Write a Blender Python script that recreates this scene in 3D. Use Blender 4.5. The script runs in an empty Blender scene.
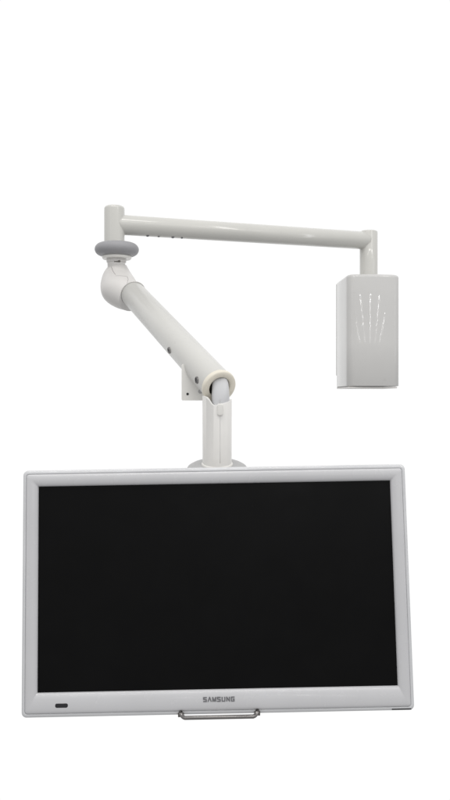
import bpy, math, random
from mathutils import Vector, Matrix
random.seed(4)
R = math.radians
sc = bpy.context.scene
col = sc.collection

# ------------------------------------------------------------------ materials
def mat(name, color, rough=0.4, spec=0.5, metal=0.0, coat=0.0, coat_rough=0.03, mottle=0.03,
        bump=0.0, bump_scale=400.0, rough_var=0.08, trans=0.0, dust=0.0):
    m = bpy.data.materials.new(name); m.use_nodes = True
    nt = m.node_tree; b = nt.nodes['Principled BSDF']
    tc = nt.nodes.new('ShaderNodeTexCoord')
    n1 = nt.nodes.new('ShaderNodeTexNoise'); n1.inputs['Scale'].default_value = 14; n1.inputs['Detail'].default_value = 6
    nt.links.new(tc.outputs['Object'], n1.inputs['Vector'])
    mr = nt.nodes.new('ShaderNodeMapRange'); mr.inputs['From Min'].default_value = 0.3; mr.inputs['From Max'].default_value = 0.7
    mr.inputs['To Min'].default_value = 1 - mottle; mr.inputs['To Max'].default_value = 1 + mottle
    nt.links.new(n1.outputs['Fac'], mr.inputs['Value'])
    vm = nt.nodes.new('ShaderNodeVectorMath'); vm.operation = 'SCALE'
    vm.inputs[0].default_value = color; nt.links.new(mr.outputs['Result'], vm.inputs['Scale'])
    last = vm.outputs['Vector']
    if dust:                                  # small scattered specks of grime
        v = nt.nodes.new('ShaderNodeTexNoise'); v.inputs['Scale'].default_value = 95; v.inputs['Detail'].default_value = 4
        nt.links.new(tc.outputs['Object'], v.inputs['Vector'])
        r2 = nt.nodes.new('ShaderNodeMapRange'); r2.inputs['From Min'].default_value = 0.66; r2.inputs['From Max'].default_value = 0.76
        r2.inputs['To Max'].default_value = dust
        nt.links.new(v.outputs['Fac'], r2.inputs['Value'])
        mx = nt.nodes.new('ShaderNodeMixRGB'); mx.inputs['Color2'].default_value = (0.25, 0.22, 0.18, 1)
        nt.links.new(r2.outputs['Result'], mx.inputs['Fac']); nt.links.new(last, mx.inputs['Color1'])
        last = mx.outputs['Color']
    nt.links.new(last, b.inputs['Base Color'])
    n2 = nt.nodes.new('ShaderNodeTexNoise'); n2.inputs['Scale'].default_value = 40; n2.inputs['Detail'].default_value = 5
    nt.links.new(tc.outputs['Object'], n2.inputs['Vector'])
    rr = nt.nodes.new('ShaderNodeMapRange'); rr.inputs['To Min'].default_value = max(0.0, rough - rough_var); rr.inputs['To Max'].default_value = rough + rough_var
    nt.links.new(n2.outputs['Fac'], rr.inputs['Value']); nt.links.new(rr.outputs['Result'], b.inputs['Roughness'])
    b.inputs['Specular IOR Level'].default_value = spec
    b.inputs['Metallic'].default_value = metal
    b.inputs['Coat Weight'].default_value = coat
    b.inputs['Coat Roughness'].default_value = coat_rough
    b.inputs['Transmission Weight'].default_value = trans
    if bump:
        n3 = nt.nodes.new('ShaderNodeTexNoise'); n3.inputs['Scale'].default_value = bump_scale; n3.inputs['Detail'].default_value = 3
        nt.links.new(tc.outputs['Object'], n3.inputs['Vector'])
        bp = nt.nodes.new('ShaderNodeBump'); bp.inputs['Strength'].default_value = bump; bp.inputs['Distance'].default_value = 0.0006
        nt.links.new(n3.outputs['Fac'], bp.inputs['Height']); nt.links.new(bp.outputs['Normal'], b.inputs['Normal'])
    return m

M = {
 'tube':   mat('white_powder_paint', (0.60, 0.595, 0.565), 0.30, 0.4, bump=0.12, bump_scale=260, dust=0.10, coat=0.6, coat_rough=0.07, rough_var=.02, mottle=.02),
 'satin':  mat('satin_white_paint', (0.61, 0.605, 0.58), 0.34, 0.4, bump=0.12, bump_scale=260, dust=0.10, coat=0.3, coat_rough=0.25, rough_var=.02, mottle=.02),
 'box':    mat('glossy_white_plastic', (0.61, 0.605, 0.595), 0.5, 0.2, coat=0.85, coat_rough=0.04, dust=0.10, mottle=0.015),
 'cover':  mat('white_plastic_cover', (0.66, 0.645, 0.63), 0.38, 0.4, bump=0.1, dust=0.12),
 'sleeve': mat('white_sleeve_plastic', (0.76, 0.75, 0.73), 0.34, 0.4, bump=0.05, dust=0.06, rough_var=.03),
 'tongue': mat('pale_grey_plastic', (0.60, 0.605, 0.62), 0.38, 0.35),
 'cream':  mat('cream_plastic', (0.80, 0.755, 0.655), 0.42, 0.4, mottle=0.05, dust=0.3),
 'grey':   mat('grey_rubber', (0.33, 0.33, 0.345), 0.5, 0.35, mottle=0.06, bump=0.2, bump_scale=600),
 'lgrey':  mat('light_grey_plastic', (0.42, 0.42, 0.42), 0.4, 0.4),
 'bezel':  mat('silver_white_bezel_plastic', (0.57, 0.57, 0.585), 0.26, 0.5, coat=0.4, coat_rough=0.06, bump=0.06, bump_scale=900, mottle=0.02),
 'rim':    mat('glossy_clear_rim_plastic', (0.62, 0.625, 0.64), 0.14, 0.5, coat=0.5, coat_rough=0.04, mottle=0.04, rough_var=0.03),
 'screen': mat('black_matt_screen', (0.0042, 0.0042, 0.0044), 0.22, 0.08, mottle=0.1, rough_var=0.12),
 'black':  mat('black_plastic', (0.015, 0.015, 0.018), 0.25, 0.5),
 'dark':   mat('dark_steel', (0.12, 0.11, 0.10), 0.35, 0.5, metal=0.8),
 'steel':  mat('worn_steel', (0.25, 0.24, 0.235), 0.30, 0.5, metal=1.0, mottle=0.1),
 'ink':    mat('grey_printed_ink', (0.17, 0.17, 0.18), 0.5, 0.3),
 'seam2':  mat('fine_seam_plastic', (0.60, 0.60, 0.60), 0.5, 0.2),
 'seam':   mat('seam_shadow_gap', (0.34, 0.32, 0.32), 0.6, 0.2),
 'white':  mat('bright_white_plastic', (0.80, 0.79, 0.76), 0.35, 0.4),
}

# ------------------------------------------------------------------ mesh helpers
class MB:
    def __init__(s): s.v = []; s.f = []
    def add(s, verts, faces):
        o = len(s.v); s.v += [tuple(v) for v in verts]; s.f += [tuple(i + o for i in f) for f in faces]; return s
    def loft(s, rings, cap0=True, cap1=True, closed=False):
        n = len(rings[0]); vs = [p for r in rings for p in r]; fs = []
        k = len(rings)
        for i in range(k if closed else k - 1):
            j = (i + 1) % k
            for a in range(n):
                b = (a + 1) % n
                fs.append((i*n + a, i*n + b, j*n + b, j*n + a))
        if not closed:
            if cap0: fs.append(tuple(reversed(range(n))))
            if cap1: fs.append(tuple((k-1)*n + a for a in range(n)))
        return s.add(vs, fs)
    def build(s, name, m, parent=None, angle=38, bevel=0.0):
        me = bpy.data.meshes.new(name)
        me.from_pydata(s.v, [], s.f); me.validate()
        import bmesh
        bm = bmesh.new(); bm.from_mesh(me)
        if bevel:
            es = [e for e in bm.edges if len(e.link_faces) == 2 and e.calc_face_angle(0) > R(50)]
            bmesh.ops.bevel(bm, geom=es, offset=bevel, segments=3, profile=0.6, affect='EDGES')
        bmesh.ops.recalc_face_normals(bm, faces=bm.faces)
        bm.to_mesh(me); bm.free()
        me.shade_smooth(); me.set_sharp_from_angle(angle=R(angle))
        me.materials.append(m)
        o = bpy.data.objects.new(name, me); col.objects.link(o)
        if parent:
            o.parent = parent; o.matrix_parent_inverse = chain(parent).inverted()
        return o

def local(o):
    return Matrix.LocRotScale(o.location, o.rotation_euler, o.scale)
def chain(o):
    m = local(o)
    while o.parent:
        m = local(o.parent) @ o.matrix_parent_inverse @ m if False else chain(o.parent) @ o.matrix_parent_inverse @ m
        return m
    return m

def basis(d, up=Vector((0, 0, 1))):
    d = d.normalized()
    if abs(d.dot(up)) > 0.98: up = Vector((0, 1, 0))
    u = d.cross(up).normalized(); w = u.cross(d).normalized()
    return u, w
def ring(c, d, r, n=64, up=Vector((0, 0, 1)), rx=1.0, ry=1.0):
    u, w = basis(d, up)
    return [Vector(c) + u*math.cos(2*math.pi*i/n)*r*rx + w*math.sin(2*math.pi*i/n)*r*ry for i in range(n)]
def lathe(A, d, prof, n=64, cap0=True, cap1=True, closed=False):
    """prof: (distance along d from A, radius)"""
    A = Vector(A); d = Vector(d).normalized()
    mb = MB(); mb.loft([ring(A + d*t, d, r, n) for t, r in prof], cap0, cap1, closed); return mb
def tube(A, B, r, n=64, e=0.002, r2=None):
    A = Vector(A); B = Vector(B); L = (B - A).length; r2 = r2 or r
    return lathe(A, B - A, [(0, r-e), (e*.3, r-e*.3), (e, r), (L-e, r2), (L-e*.3, r2-e*.3), (L, r2-e)], n)
def wire(pts, r, n=16):
    mb = MB(); rings = []
    for i, p in enumerate(pts):
        a = pts[max(0, i-1)]; b = pts[min(len(pts)-1, i+1)]
        d = (Vector(b) - Vector(a)).normalized()
        rings.append(ring(p, d, r, n, up=Vector((0, 1, 0.01))))
    mb.loft(rings); return mb
def rrect(cx, cz, hx, hz, r, y, n=10):
    """rounded rectangle in the xz plane"""
    pts = []
    for qx, qz, a0 in ((1, 1, 0), (-1, 1, 90), (-1, -1, 180), (1, -1, 270)):
        for i in range(n + 1):
            a = R(a0 + 90*i/n)
            pts.append(Vector((cx + qx*(hx-r) + r*math.cos(a), y, cz + qz*(hz-r) + r*math.sin(a))))
    return pts
def xf(mb, mtx):
    mb.v = [tuple(mtx @ Vector(v)) for v in mb.v]; return mb
def empty(name, loc, label, cat, rot=(0, 0, 0)):
    o = bpy.data.objects.new(name, None); o.empty_display_size = 0.05
    o.location = loc; o.rotation_euler = rot; col.objects.link(o)
    o['label'] = label; o['category'] = cat
    return o
def box_mb(cx, cy, cz, hx, hy, hz):
    vs = [(cx+a*hx, cy+b*hy, cz+c*hz) for a in (-1, 1) for b in (-1, 1) for c in (-1, 1)]
    fs = [(0,1,3,2),(4,6,7,5),(0,4,5,1),(2,3,7,6),(0,2,6,4),(1,5,7,3)]
    mb = MB(); mb.add(vs, fs); return mb

V = Vector
# ================================================================== SUPPORT ARM
arm = empty('monitor_mount', (0.334, 1.966, 1.529), 'white jointed monitor arm with boxy wall housing, straight upper tube and slanting lower tube', 'monitor mount')

# ---- wall housing: slightly bulged front, generous rounded edges
HW, HD, Z0, Z1 = 0.0605, 0.066, 1.531, 1.785
HC = V((0.3335, 1.966, 0)); Ryaw = Matrix.Translation(HC) @ Matrix.Rotation(R(3.5), 4, 'Z')
def housing_ring(inset, z):
    pts = []; hx = HW - inset; hy = HD - inset; r = max(0.002, 0.019 - inset*.6)
    bulge = 0.0032
    xs = []
    # front edge (facing -y), bulged
    n = 40
    for i in range(n + 1):
        x = -(hx - r) + 2*(hx - r)*i/n
        y = -hy - bulge*(1 - (x/(hx - r))**2)
        xs.append((x, y))
    def corner(sx, sy, a0, a1, rr, k=10):
        for i in range(1, k):
            a = R(a0 + (a1 - a0)*i/k)
            xs.append((sx*(hx - rr) + rr*math.cos(a), sy*(hy - rr) + rr*math.sin(a)))
    corner(1, -1, -78, 0, r)
    xs.append((hx, -hy + r)); xs.append((hx, hy - 0.004))
    corner(1, 1, 0, 90, 0.004, 4)
    xs.append((-hx + 0.004, hy))
    corner(-1, 1, 90, 180, 0.004, 4)
    xs.append((-hx, hy - 0.004)); xs.append((-hx, -hy + r))
    corner(-1, -1, 180, 258, r)
    return [Ryaw @ V((x, y, z)) for x, y in xs]
mb = MB()
er = 0.007
rings = [housing_ring(0.003, Z0), housing_ring(0.001, Z0+.0006), housing_ring(0.0, Z0+.002), housing_ring(0.0, Z0 + 0.1), housing_ring(0.0, Z1 - 0.05)]
for i in range(0, 9):
    a = R(90*i/8)
    rings.append(housing_ring(er*(1 - math.cos(a)), Z1 - er + er*math.sin(a)))
mb.loft(rings)
housing = mb.build('housing', M['box'], arm, angle=50)
pl = xf(box_mb(0.0, 0.0, 0, HW-0.004, HD-0.003, 0.0018), Ryaw @ Matrix.Translation((-0.003, 0, Z0 - 0.0026)))
pl.build('base_plate', M['cover'], housing, bevel=0.0012)
bp = xf(box_mb(0, 0, 0, HW, 0.004, 0.1105), Ryaw @ Matrix.Translation((0, HD + 0.0030, Z0 + 0.1385)))
bp.build('back_plate', M['box'], housing, bevel=0.0012)
tabm = xf(box_mb(0, 0, 0, HW - 0.002, 0.003, 0.018), Ryaw @ Matrix.Translation((0, HD + 0.003, Z0 + 0.0137)))
tabm.build('wall_tab', M['cover'], housing, bevel=0.001)

# ---- right pivot post, horizontal tube, left pivot post
PX, PY = 0.3325, 1.944
p = lathe((PX, PY, Z1 - 0.004), (0, 0, 1), [(0, .0206), (.107, .0206), (.1085, .0198), (.1095, .0183), (.110, .016), (.110, .0)] [:-1], 72)
post_r = p.build('pivot_post', M['tube'], arm)
g = lathe((PX, PY, Z1 - 0.0006), (0, 0, 1), [(0, .0213), (.0012, .0213), (.0022, .0206)], 64)
g.build('joint_ring', M['seam'], post_r)
LX, LY = -0.2265, 1.720
A = V((LX, LY, 1.8595)); B = V((PX, PY, 1.8685)); d = (B - A).normalized()
hz = tube(A + d*0.006, B - d*0.006, 0.0204, 96, e=.0005)
htube = hz.build('upper_tube', M['tube'], arm)
# weld beads where the tube meets the posts
def saddle(C, ax, rr, rad_post, name, par):
    """bead following the line where a tube (axis ax, radius rr) leaves a post"""
    u, w = basis(ax); n = 48; pts = []
    for i in range(n):
        a = 2*math.pi*i/n
        off = u*math.cos(a)*rr + w*math.sin(a)*rr
        h = V((off.x, off.y, 0)); s = math.sqrt(max(0, rad_post**2 - (math.cos(a)*rr)**2))
        pts.append(C + ax*s + off)
    mb = MB(); rings = []
    for i in range(n):
        dd = pts[(i+1) % n] - pts[i-1]
        rings.append(ring(pts[i], dd, 0.0008, 8))
    mb.loft(rings, closed=True); return mb.build(name, M['tube'], par, angle=180)
saddle(A, d, 0.0199, 0.0209, 'weld_bead', htube)
saddle(B, -d, 0.0199, 0.0205, 'weld_bead', htube)
# four small screws on the underside of the tube
u, w = basis(d)
for t, k in ((.069, .8), (.093, .6), (.124, .85), (.144, .65)):
    ang = R(-77)
    side = V((0, -1, 0)); side = (side - d*side.dot(d)).normalized(); dn = d.cross(side); dn = dn if dn.z < 0 else -dn
    nrm = (side*math.cos(ang) - (-dn)*(-math.sin(ang))*-1*0 + dn*(-math.sin(ang))).normalized()
    c = A + d*t + nrm*0.0203
    s = lathe(c, nrm, [(0, .0036*k), (.0012, .0036*k), (.0016, .003*k), (.0016, .0014*k), (.0008, .0012*k)], 20)
    s.build('screw', M['ink'], htube)
p = lathe((LX, LY, 1.792), (0, 0, 1), [(0, .0209), (.098, .0209), (.1005, .0206), (.1025, .0196), (.1035, .0186), (.1038, .0175), (.1042, .016)], 72)
post_l = p.build('pivot_post', M['tube'], arm)
cap = lathe((LX, LY, 1.8955), (0, 0, 1), [(0, .0165), (.0012, .016), (.0016, .014)], 48)
cap.build('end_cap', M['cover'], post_l)

# ---- grey rubber collar with a pale washer
CX, CZ = LX + 0.0050, 1.8070
mb = MB()
Rm, rm = .0298, .0152; rings = []
for i in range(96):
    a = 2*math.pi*i/96; rings.append([V((CX + math.cos(a)*(Rm + rm*math.cos(b)), LY + math.sin(a)*(Rm + rm*math.cos(b)), CZ + .001 + rm*0.86*math.sin(b))) for b in [2*math.pi*j/32 for j in range(32)]])
mb.loft(rings, closed=True)
collar = mb.build('grey_collar', M['grey'], arm, angle=180)
lathe((CX, LY, CZ - .0128), (0, 0, 1), [(0, .0305), (.002, .0325), (.0245, .0325), (.0265, .0305)], 72).build('washer', M['lgrey'], collar)
lathe((CX, LY, CZ - .0185), (0, 0, 1), [(0, .0285), (.002, .0300), (.005, .0300)], 72).build('washer', M['white'], collar)

# ---- elbow cover below the collar
P0 = V((-0.1935, 1.665, 1.7225)); P1 = V((-0.0097, 1.323, 1.5210)); D = (P1 - P0).normalized()
stub = lathe((CX-.001, LY, 1.768), (0, 0, 1), [(0, .0175), (.008, .0180), (.013, .0182), (.014, .0200), (.026, .0200)], 64)
stub_o = stub.build('swivel_stub', M['cover'], arm)
def plate(cx, cz, hx, hz, y, th, r):
    m = MB(); m.loft([rrect(cx, cz, hx, hz, r, y + th), rrect(cx, cz, hx, hz, r, y + .0004), rrect(cx, cz, hx - .0004, hz - .0004, max(r - .0004, .0002), y)]); return m
for i in range(4):
    plate(CX - .0015 + i*.0032, 1.7815,   .0012, .0018, LY - .0192, .004, .0005).build('grip_notch', M['dark'], stub_o)

# outline stations of the cover: left point, right point (x, z metres relative to the elbow) and distance from the camera
EX, EZ = -0.2205, 1.7620
stations = [((-.0170, .0127), (.0188, .0137), 1.720), ((-.0262, -.0004), (.0250, .0026), 1.719), ((-.0307, -.0167), (.0321, -.0086), 1.713),
            ((-.0307, -.0370), (.0402, -.0208), 1.700), ((-.0242, -.0553), (.0463, -.0330), 1.684), ((-.0068, -.0684), (.0513, -.0420), 1.667), ((.0175, -.0810), (.0540, -.0460), 1.652)]
def cr(vals, t):
    n = len(vals) - 1; x = t*n; i = min(n - 1, int(x)); f = x - i
    p = [vals[max(0, i-1)], vals[i], vals[i+1], vals[min(n, i+2)]]
    return .5*((2*p[1]) + (p[2]-p[0])*f + (2*p[0]-5*p[1]+4*p[2]-p[3])*f*f + (3*p[1]-p[0]-3*p[2]+p[3])*f**3)
def elbow_ring(t, shrink=0.0, push=0.0):
    lx, lz, rx, rz, yy = [cr([q[k][m] if m is not None else q[k] for q in stations], t) for k, m in ((0, 0), (0, 1), (1, 0), (1, 1), (2, None))]
    Lp = V((EX + lx, yy, EZ + lz)); Rp = V((EX + rx, yy, EZ + rz))
    c = (Lp + Rp)/2; uu = (Rp - Lp).normalized(); r = (Rp - Lp).length/2 - shrink
    ax = V((0, 0, -1)).lerp(D, min(1, t*1.05)).normalized(); ax = (ax - uu*ax.dot(uu)).normalized()
    ww = ax.cross(uu); c = c + ax*push
    return [c + uu*math.cos(2*math.pi*k/80)*r + ww*math.sin(2*math.pi*k/80)*r*(1 - .12*math.sin(math.pi*t)) for k in range(80)]
RT0, RT1 = .0246, .0262
def mouth(dd, r):
    uu = V((stations[-1][1][0] - stations[-1][0][0], 0, stations[-1][1][1] - stations[-1][0][1])); uu = (uu - D*uu.dot(D)).normalized(); ww = D.cross(uu)
    return [P0 + D*dd + uu*math.cos(2*math.pi*k/80)*r + ww*math.sin(2*math.pi*k/80)*r for k in range(80)]
mb = MB()
rings = [elbow_ring(0, .002, -.0008)] + [elbow_ring(k/48) for k in range(49)] + [mouth(.034, RT0 + .0016), mouth(.0346, RT0 + .0010), mouth(.0346, RT0 + .0003), mouth(.0325, RT0 + .0003)]
mb.loft(rings)
elbow = mb.build('elbow_cover', M['cover'], arm, angle=45)
# panel seams moulded into the front of the cover
from mathutils.bvhtree import BVHTree
bv = BVHTree.FromPolygons([V(v) for v in mb.v], mb.f)
def seam(path, r=.00035, m='seam'):
    pts = []
    for k in range(len(path) - 1):
        for q in range(14 + (k == len(path) - 2)):
            f = q/14; x = path[k][0]*(1-f) + path[k+1][0]*f; z = path[k][1]*(1-f) + path[k+1][1]*f
            h = bv.ray_cast(V((EX + x, 1.4, EZ + z)), V((0, 1, 0)))
            if h[0] is not None: pts.append(h[0] + h[1]*.00005*(-1 if h[1].y > 0 else 1))
    wire(pts, r, 8).build('panel_seam', M[m], elbow, angle=180)
seam([(-.0095, .0075), (-.0045, -.0030), (.0020, -.0120)], .0005)
seam([(.0030, -.0150), (.0120, -.0150), (.0250, -.0160)])
seam([(.0255, -.0160), (.0290, -.0230), (.0285, -.0350)])

# ---- lower (spring) tube
RT0, RT1 = .0246, .0262
L = (P1 - P0).length
mb = lathe(P0 + D*.030, D, [(0, RT0 - .0006), (.001, RT0), (L - .030 - .004, RT1), (L - .030, RT1), (L - .030, .0196), (L - .085, .0190)], 96, True, True)
ltube = mb.build('lower_tube', M['satin'], arm, angle=40)
mb = MB()
rg = []
prof = [(-.0050, .0272), (-.0030, .0280), (.0006, .0282), (.0030, .0277), (.0042, .0264), (.0044, .0225), (.0040, .0190), (.0030, .0178), (.0, .0172), (-.0050, .0171)]
rg = [ring(P1 + D*t, D, r, 96) for t, r in prof]
mb.loft(rg, closed=True)
mb.build('end_ring', M['cream'], ltube, angle=50)
side = V((0, -1, 0)); side = (side - D*side.dot(D)).normalized()
dn = D.cross(side); dn = dn if dn.z < 0 else -dn
for t, a in ((.290, 52), (.410, 46)):
    n = side*math.cos(R(a)) + dn*math.sin(R(a)); c = P0 + D*t + n*(RT0 + (RT1 - RT0)*t/L)
    s = lathe(c - n*.0010, n, [(0, .0058), (.0018, .0058), (.0024, .0052), (.0024, .0042), (.0014, .0040)], 28)
    so = s.build('screw', M['steel'], ltube)
    s2 = lathe(c + n*.0002, n, [(0, .0038), (.0006, .0038), (.0006, .0018), (-.001, .0016)], 6)
    s2.build('socket', M['black'], so)

# fixing plate behind the lower end of the tube
FY = 1.375; s_ = FY/840
x0, x1, z0, z1 = (181.6-225)*s_, (214-225)*s_, 1.5 + (400-400.5)*s_, 1.5 + (400-364)*s_
mb = MB(); hx, hz_ = (x1-x0)/2, (z1-z0)/2
mb.loft([rrect((x0+x1)/2, (z0+z1)/2, hx, hz_, .0022, FY), rrect((x0+x1)/2, (z0+z1)/2, hx, hz_, .0022, FY + .0024), rrect((x0+x1)/2, (z0+z1)/2, hx - .0005, hz_ - .0005, .002, FY + .003)])
fp = mb.build('fixing_plate', M['white'], arm, angle=40)
lathe(((187.6-225)*s_, FY + .0004, 1.5 + (400-394)*s_), (0, -1, 0), [(0, .0021), (.0008, .0021), (.0010, .0012), (.0006, .0010)], 20).build('plate_hole', M['black'], fp)
lathe(((200.2-225)*s_, FY + .0004, 1.5 + (400-391.5)*s_), (0, -1, 0), [(0, .0034), (.0014, .0034), (.002, .0024)], 20).build('bolt_head', M['lgrey'], fp)

# ---- neck: sleeve with a cut-away top, tongue going up into the tube
NA = V((0, -math.sin(R(6)), math.cos(R(6))))          # neck leans a little forward
NB = V((-0.0125, 1.333, 1.3975))                       # centre of the sleeve's foot
NR = .0231
u = V((1, 0, 0)); wv = NA.cross(u)                     # wv points away (+y)
n = 128; bot = []; mid = []; top = []; top2 = []; inn = []; deep = []
def toph(th):
    # th measured from +x; front = -90 deg. high on the left and behind, cut low in front
    x = math.cos(th); y = math.sin(th)
    if y < 0:
        s = 1/(1 + math.exp(-(x + .45)*9))             # step from the left shoulder into the cut
        return .1105*(1 - s) + (.0975 + .006*x)*s
    return .1105 - .006*(x + 1)/2 - .016*max(0, y)
for i in range(n):
    th = 2*math.pi*i/n; o = u*math.cos(th) + wv*math.sin(th)
    h = toph(th)
    bot.append(NB + o*NR); mid.append(NB + NA*.004 + o*NR)
    top.append(NB + NA*(h - .001) + o*NR); top2.append(NB + NA*h + o*(NR - .0008)); inn.append(NB + NA*h + o*(NR - .003)); deep.append(NB + NA*(h - .014) + o*(NR - .003))
mb = MB(); mb.loft([bot, mid, top, top2, inn, deep])
sleeve = mb.build('neck_sleeve', M['sleeve'], arm, angle=40)
NF = V((0, -math.sin(R(14)), math.cos(R(14))))
cuff = lathe(NB - NF*.0025, NF, [(0, .0236), (.001, .0247), (.0036, .0250), (.0052, .0244), (.0058, .0232)], 72)
cuff.build('neck_cuff', M['white'], sleeve)
# tongue
def tong(cx, hw, hd, h, yo=0.0, nn=40, e=3.0):
    pts = []
    for i in range(nn):
        a = 2*math.pi*i/nn; ca, sa = math.cos(a), math.sin(a)
        x_ = cx + hw*math.copysign(abs(ca)**(2/e), ca); y_ = yo + hd*math.copysign(abs(sa)**(2/e), sa)
        if y_ < 0:
            q = math.hypot(x_, y_); k = min(1, (NR - .0012)/q); x_ *= k; y_ *= k     # stays inside the sleeve's round
        pts.append(NB + NA*h + u*x_ + wv*y_)
    return pts
mb = MB()
TR = []
for h, hw, hd, yo in ((.078, .0146, .0170, -.0040), (.098, .0143, .0168, -.0040), (.106, .0141, .0160, -.0034), (.114, .0138, .0150, -.0020), (.122, .0134, .0140, .0002), (.130, .0130, .0130, .0035), (.136, .0127, .0120, .0070), (.142, .0122, .0110, .012), (.1455, .010, .009, .015), (.147, .006, .005, .017)):
    TR.append(tong(.0054 - max(0, h - .128)*.3, hw, hd, h, yo))
mb.loft(TR)
tongue = mb.build('neck_tongue', M['tongue'], arm, angle=60)
# long seam and release button on the front of the neck
pts = [NB + NA*h + u*.0050 + wv*(-math.sqrt(NR**2 - .005**2) - .00005) for h in (.006, .03, .06, .09, .0975)]
wire(pts, .0003, 8).build('front_seam', M['seam2'], sleeve, angle=180)
pts = [NB + NA*h + u*.0050 + wv*(-.0211) for h in (.096, .102, .108)]
wire(pts, .0004, 8).build('front_seam', M['seam2'], tongue, angle=180)
def button(hx, hz, r, y):
    return [NB + NA*(.0905 + q.z) + u*(.0050 + q.x) + wv*q.y for q in rrect(0, 0, hx, hz, r, y)]
mb = MB(); mb.loft([button(.0046, .0092, .003, -.018), button(.0046, .0092, .003, -.0238), button(.0042, .0088, .0028, -.0246), button(.003, .0075, .002, -.0249)])
mb.build('release_button', M['white'], sleeve, angle=50)

# ---- grey domed flange and the tilt head behind the monitor
prof = [(-.0170, .046), (-.0150, .0490), (-.010, .0492), (-.0062, .0470), (-.0034, .0425), (-.0012, .036), (.0000, .028)]
fl = lathe(NB + V((0, .003, .001)), NF, prof, 96)
flange = fl.build('flange', M['lgrey'], arm, angle=60)
mb = xf(box_mb(0, 0, 0, .030, .016, .085), Matrix.Translation((-.0125, 1.352, 1.302)))
mb.build('tilt_head', M['cover'], arm, bevel=.005)
mb = xf(box_mb(0, 0, 0, .055, .004, .055), Matrix.Translation((-.0131, 1.2790, 1.2255)) @ Matrix.Rotation(R(-6), 4, 'X'))
vesa = mb.build('screen_plate', M['dark'], arm, bevel=.001)
tube((-.0125, 1.276, 1.235), (-.0125, 1.345, 1.235), .018).build('tilt_pivot', M['dark'], arm)

# ================================================================== MONITOR
TILT, ROLL = R(-6.0), R(1.0)
mon_rot = (Matrix.Rotation(TILT, 3, 'X') @ Matrix.Rotation(-ROLL, 3, 'Y') @ Matrix.Rotation(R(.5), 3, 'Z')).to_euler()
mon = empty('monitor', (-0.0125, 1.220, 1.2255), 'wide flat monitor with blank black screen and glossy silver-white frame, hanging from the white arm', 'monitor', mon_rot)
T = local(mon)
W, H = .5635/2, .3525/2
def mbuild(m, name, mt, par=None, **k): return xf(m, T).build(name, M[mt], par or mon, **k)
def fring(ix, it, ib, r, y):
    """frame ring: inset ix at both sides, it at the top, ib at the bottom"""
    return rrect(0, (ib - it)/2, W - ix, H - (it + ib)/2, r, y, 8)
# back shell
mb = MB(); mb.loft([fring(.0012, .0012, .0012, .007, .012), fring(.0012, .0012, .0012, .007, .030), fring(.006, .006, .006, .010, .040), fring(.05, .05, .05, .02, .048)])
mbuild(mb, 'back_shell', 'cover', angle=40)
# glossy outer rim
mb = MB()
mb.loft([fring(.0008, .0008, .0008, .007, .016), fring(.0, .0, .0, .0075, .012), fring(.0, .0, .0, .0075, .0035), fring(.0006, .0006, .0006, .007, .0012), fring(.002, .002, .002, .006, -.0002), fring(.0036, .0038, .0038, .005, -.0006), fring(.0050, .0054, .0054, .004, -.0008), fring(.0053, .0057, .0057, .004, -.0003), fring(.0054, .0058, .0058, .004, .006)], cap0=False, cap1=False)
mbuild(mb, 'rim', 'rim', angle=70)
# bezel
SB, SL, ST = .0345, .0228, .0238
mb = MB()
mb.loft([fring(.0053, .0057, .0057, .004, .008), fring(.0055, .0059, .0059, .004, -.0006), fring(.0060, .0064, .0064, .0038, -.0018), fring(.0078, .0086, .0082, .003, -.0027), fring(.0095, .0110, .0105, .0025, -.0031), fring(.0120, .0130, .0145, .0022, -.0033), fring(.0150, .0158, .0200, .0018, -.0031), fring(.0180, .0190, .0260, .0016, -.0024), fring(SL - .0022, ST - .0022, SB - .0028, .0012, -.0012), fring(SL - .0006, ST - .0006, SB - .0008, .0008, .0006), fring(SL, ST, SB, .0006, .0024), fring(SL, ST, SB, .0006, .007)], cap0=False, cap1=False)
bezel = mbuild(mb, 'bezel', 'bezel', angle=60)
# screen panel
mb = MB(); mb.loft([fring(SL - .002, ST - .002, SB - .002, .0006, .0062), fring(SL - .002, ST - .002, SB - .002, .0006, .0030)])
mbuild(mb, 'screen', 'screen', angle=30)
# indicator window, bottom left
def pill(cx, cz, hx, hz, r, y0, y1, e=.0004):
    m = MB(); m.loft([rrect(cx, cz, hx, hz, r, y0), rrect(cx, cz, hx, hz, r, y1 + e), rrect(cx, cz, hx - e, hz - e, r - e, y1)]); return m
mbuild(pill(-.2235, -.1590, .0092, .0031, .0026, .002, -.0035), 'indicator_window', 'black', bezel)
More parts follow.
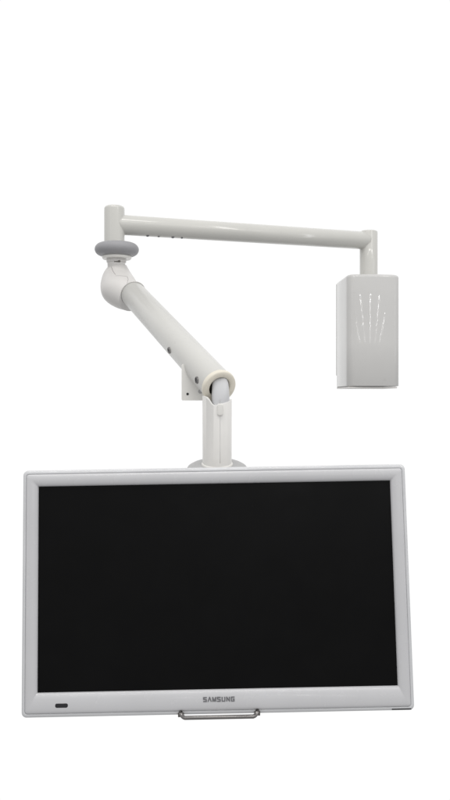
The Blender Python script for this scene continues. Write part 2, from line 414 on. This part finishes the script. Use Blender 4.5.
# brand lettering on the lower frame
LET = {'S': [[(1, .86), (1, 1), (0, 1), (0, .56), (1, .44), (1, 0), (0, 0), (0, .14)]], 'A': [[(-.12, -.1), (.5, 1.05), (1.12, -.1)]],
       'M': [[(0, -.1), (0, 1), (.5, .05), (1, 1), (1, -.1)]], 'U': [[(0, 1.1), (0, 0), (1, 0), (1, 1.1)]],
       'N': [[(0, -.1), (0, 1), (1, 0), (1, 1.1)]], 'G': [[(1, .84), (1, 1), (0, 1), (0, 0), (1, 0), (1, .48), (.5, .48)]]}
mb = MB(); lw, lh, lt, pitch = .0038, .0054, .0015, .0066
for i, ch in enumerate('SAMSUNG'):
    wch = lw*(1.12 if ch == 'M' else 1.0)
    for line in LET[ch]:
        for k in range(len(line) - 1):
            a = V((line[k][0]*wch, 0, line[k][1]*lh)); b = V((line[k+1][0]*wch, 0, line[k+1][1]*lh))
            dd = (b - a).normalized(); nn_ = V((-dd.z, 0, dd.x))*lt/2
            if 0 < k: a = a - dd*lt*.42
            if k < len(line) - 2: b = b + dd*lt*.42
            o = V(((i - 3)*pitch - wch/2 + .0010, 0, -.1545 - lh/2)); y1 = -.0035 - .00002*k
            q = [o + a + nn_, o + a - nn_, o + b - nn_, o + b + nn_]
            mb.loft([[p_ + V((0, -.0030, 0)) for p_ in q], [p_ + V((0, y1, 0)) for p_ in q]])
mb = xf(mb, T); lo = mb.build('brand_lettering', M['ink'], bezel, angle=20)
# bent steel handle under the lower edge
HXc = .0010; hw = .0545; zt = -H + .0040; zb = -H - .0005; yf = -.0150
pts = []
def arc(c, r, a0, a1, k=8): return [V((c[0] + r*math.cos(R(a0 + (a1 - a0)*i/k)), 0, c[1] + r*math.sin(R(a0 + (a1 - a0)*i/k)))) for i in range(k + 1)]
left = [V((-hw, .006, zt + .0015)), V((-hw, -.004, zt - .0010))]
lz = arc((-hw + .006, zb + .006), .006, 180, 270); rz = arc((hw - .006, zb + .006), .006, 270, 360)
for q in lz + rz: q.y = -.006 + (yf + .006)*min(1, (hw - abs(q.x))/.008)
right = [V((hw, -.004, zt - .0010)), V((hw, .006, zt + .0015))]
pts = [V((q.x + HXc, q.y, q.z)) for q in left + lz + rz + right]
handle = mbuild(wire(pts, .0029, 16), 'handle', 'steel', angle=180)
for sx_ in (-1, 1):
    mbuild(xf(box_mb(0, 0, 0, .0042, .0035, .0030), Matrix.Translation((HXc + sx_*hw, .0000, -H + .0010))), 'handle_foot', 'dark', handle, bevel=.0008)
# dark reflection on the lower right rim, put in as a black strip
mbuild(xf(box_mb(0, 0, 0, .0140, .0010, .0009), Matrix.Translation((W - .0190, -.0002, -H + .0022))), 'rim_reflection_strip', 'black', bevel=.0005)

# ================================================================== LIGHT
w = bpy.data.worlds.new('World'); sc.world = w; w.use_nodes = True
nt = w.node_tree; nt.nodes.clear()
out = nt.nodes.new('ShaderNodeOutputWorld'); bg = nt.nodes.new('ShaderNodeBackground')
tc = nt.nodes.new('ShaderNodeTexCoord'); sx = nt.nodes.new('ShaderNodeSeparateXYZ')
nt.links.new(tc.outputs['Generated'], sx.inputs['Vector'])
# made-up world gradient shaping the light: white towards +y, dimmer elsewhere, brighter upwards
mr = nt.nodes.new('ShaderNodeMapRange'); mr.interpolation_type = 'SMOOTHSTEP'
mr.inputs['From Min'].default_value = 0.50; mr.inputs['From Max'].default_value = 0.80
nt.links.new(sx.outputs['Y'], mr.inputs['Value'])
rz_ = nt.nodes.new('ShaderNodeMapRange'); rz_.interpolation_type = 'SMOOTHSTEP'; rz_.inputs['From Min'].default_value = -0.25; rz_.inputs['From Max'].default_value = 0.40
rz_.inputs['To Min'].default_value = 0.42; rz_.inputs['To Max'].default_value = 0.88
nt.links.new(sx.outputs['Z'], rz_.inputs['Value'])
mx = nt.nodes.new('ShaderNodeMixRGB'); mx.inputs['Color2'].default_value = (1.02, 1.02, 1.02, 1)
nt.links.new(mr.outputs['Result'], mx.inputs['Fac']); nt.links.new(rz_.outputs['Result'], mx.inputs['Color1'])
nt.links.new(mx.outputs['Color'], bg.inputs['Color']); bg.inputs['Strength'].default_value = 1.0
nt.links.new(bg.outputs['Background'], out.inputs['Surface'])

def area(name, loc, target, sx, sy, power, colr=(1, .98, .95)):
    l = bpy.data.lights.new(name, 'AREA'); l.shape = 'RECTANGLE'; l.size = sx; l.size_y = sy; l.energy = power; l.color = colr
    o = bpy.data.objects.new(name, l); col.objects.link(o); o.location = loc
    o.rotation_euler = (V(target) - V(loc)).to_track_quat('-Z', 'Y').to_euler(); return o
area('ceiling_panel_light', (-0.3, 0.5, 3.6), (0, 1.6, 1.6), 1.6, 0.25, 13)
area('ceiling_panel_light', (1.9, -0.4, 3.6), (0.1, 1.6, 1.6), 0.25, 1.4, 9)
area('ceiling_panel_light', (1.0, -1.3, 3.5), (.6, 1.4, 1.5), 4.6, 0.06, 13)
area('added_highlight_strip', (-2.0, -0.9, 1.9), (0, 1.6, 1.6), 0.08, 2.0, 2.2, (.97, .98, 1))  # added unseen strip lamp for upright streaks on the posts
area('added_highlight_strip', (2.9, 0.3, 1.9), (0.2, 1.8, 1.6), 0.10, 2.0, 4, (.97, .98, 1))  # second added strip, for highlights from the right
# rows of round ceiling downlights down the hall behind the photographer; the glossy wall housing mirrors them
ha = R(12.6); hd_ = V((math.sin(ha), -math.cos(ha), 0)); hp = V((math.cos(ha), math.sin(ha), 0))
for lat, start in ((-4.0, 3.4), (-2.0, 0.0), (0.0, 0.05), (1.9, .8), (3.8, 3.0)):
    dist = 10.6 + start
    for k in range(6):
        l = bpy.data.lights.new('downlight', 'AREA'); l.shape = 'DISK'; l.size = .20; l.energy = 7
        o = bpy.data.objects.new('downlight', l); col.objects.link(o)
        p_ = V((.335, 1.9, 0)) + hd_*dist + hp*lat; o.location = (p_.x, p_.y, 3.12)
        dist += 1.22 + .06*k
    # beyond them the row goes on as one slim ceiling strip
    l = bpy.data.lights.new('strip_light', 'AREA'); l.shape = 'RECTANGLE'; l.size = .12; l.size_y = 26 - dist; l.energy = 3.0*(26 - dist)
    o = bpy.data.objects.new('strip_light', l); col.objects.link(o)
    p_ = V((.335, 1.9, 0)) + hd_*(dist + 26)/2 + hp*lat; o.location = (p_.x, p_.y, 3.12); o.rotation_euler = (0, 0, ha)

# ================================================================== CAMERA
cam = bpy.data.cameras.new('camera'); co = bpy.data.objects.new('camera', cam); col.objects.link(co)
cam.sensor_fit = 'VERTICAL'; cam.sensor_height = 24; cam.lens = 24*840/800
co.location = (0, 0, 1.5); co.rotation_euler = (R(90), 0, 0); cam.clip_start = .05; cam.clip_end = 200
sc.camera = co
sc.view_settings.view_transform = 'Standard'; sc.view_settings.look = 'None'; sc.view_settings.exposure = 0; sc.view_settings.gamma = 1
sc.cycles.use_adaptive_sampling = False
sc.view_settings.use_curve_mapping = False
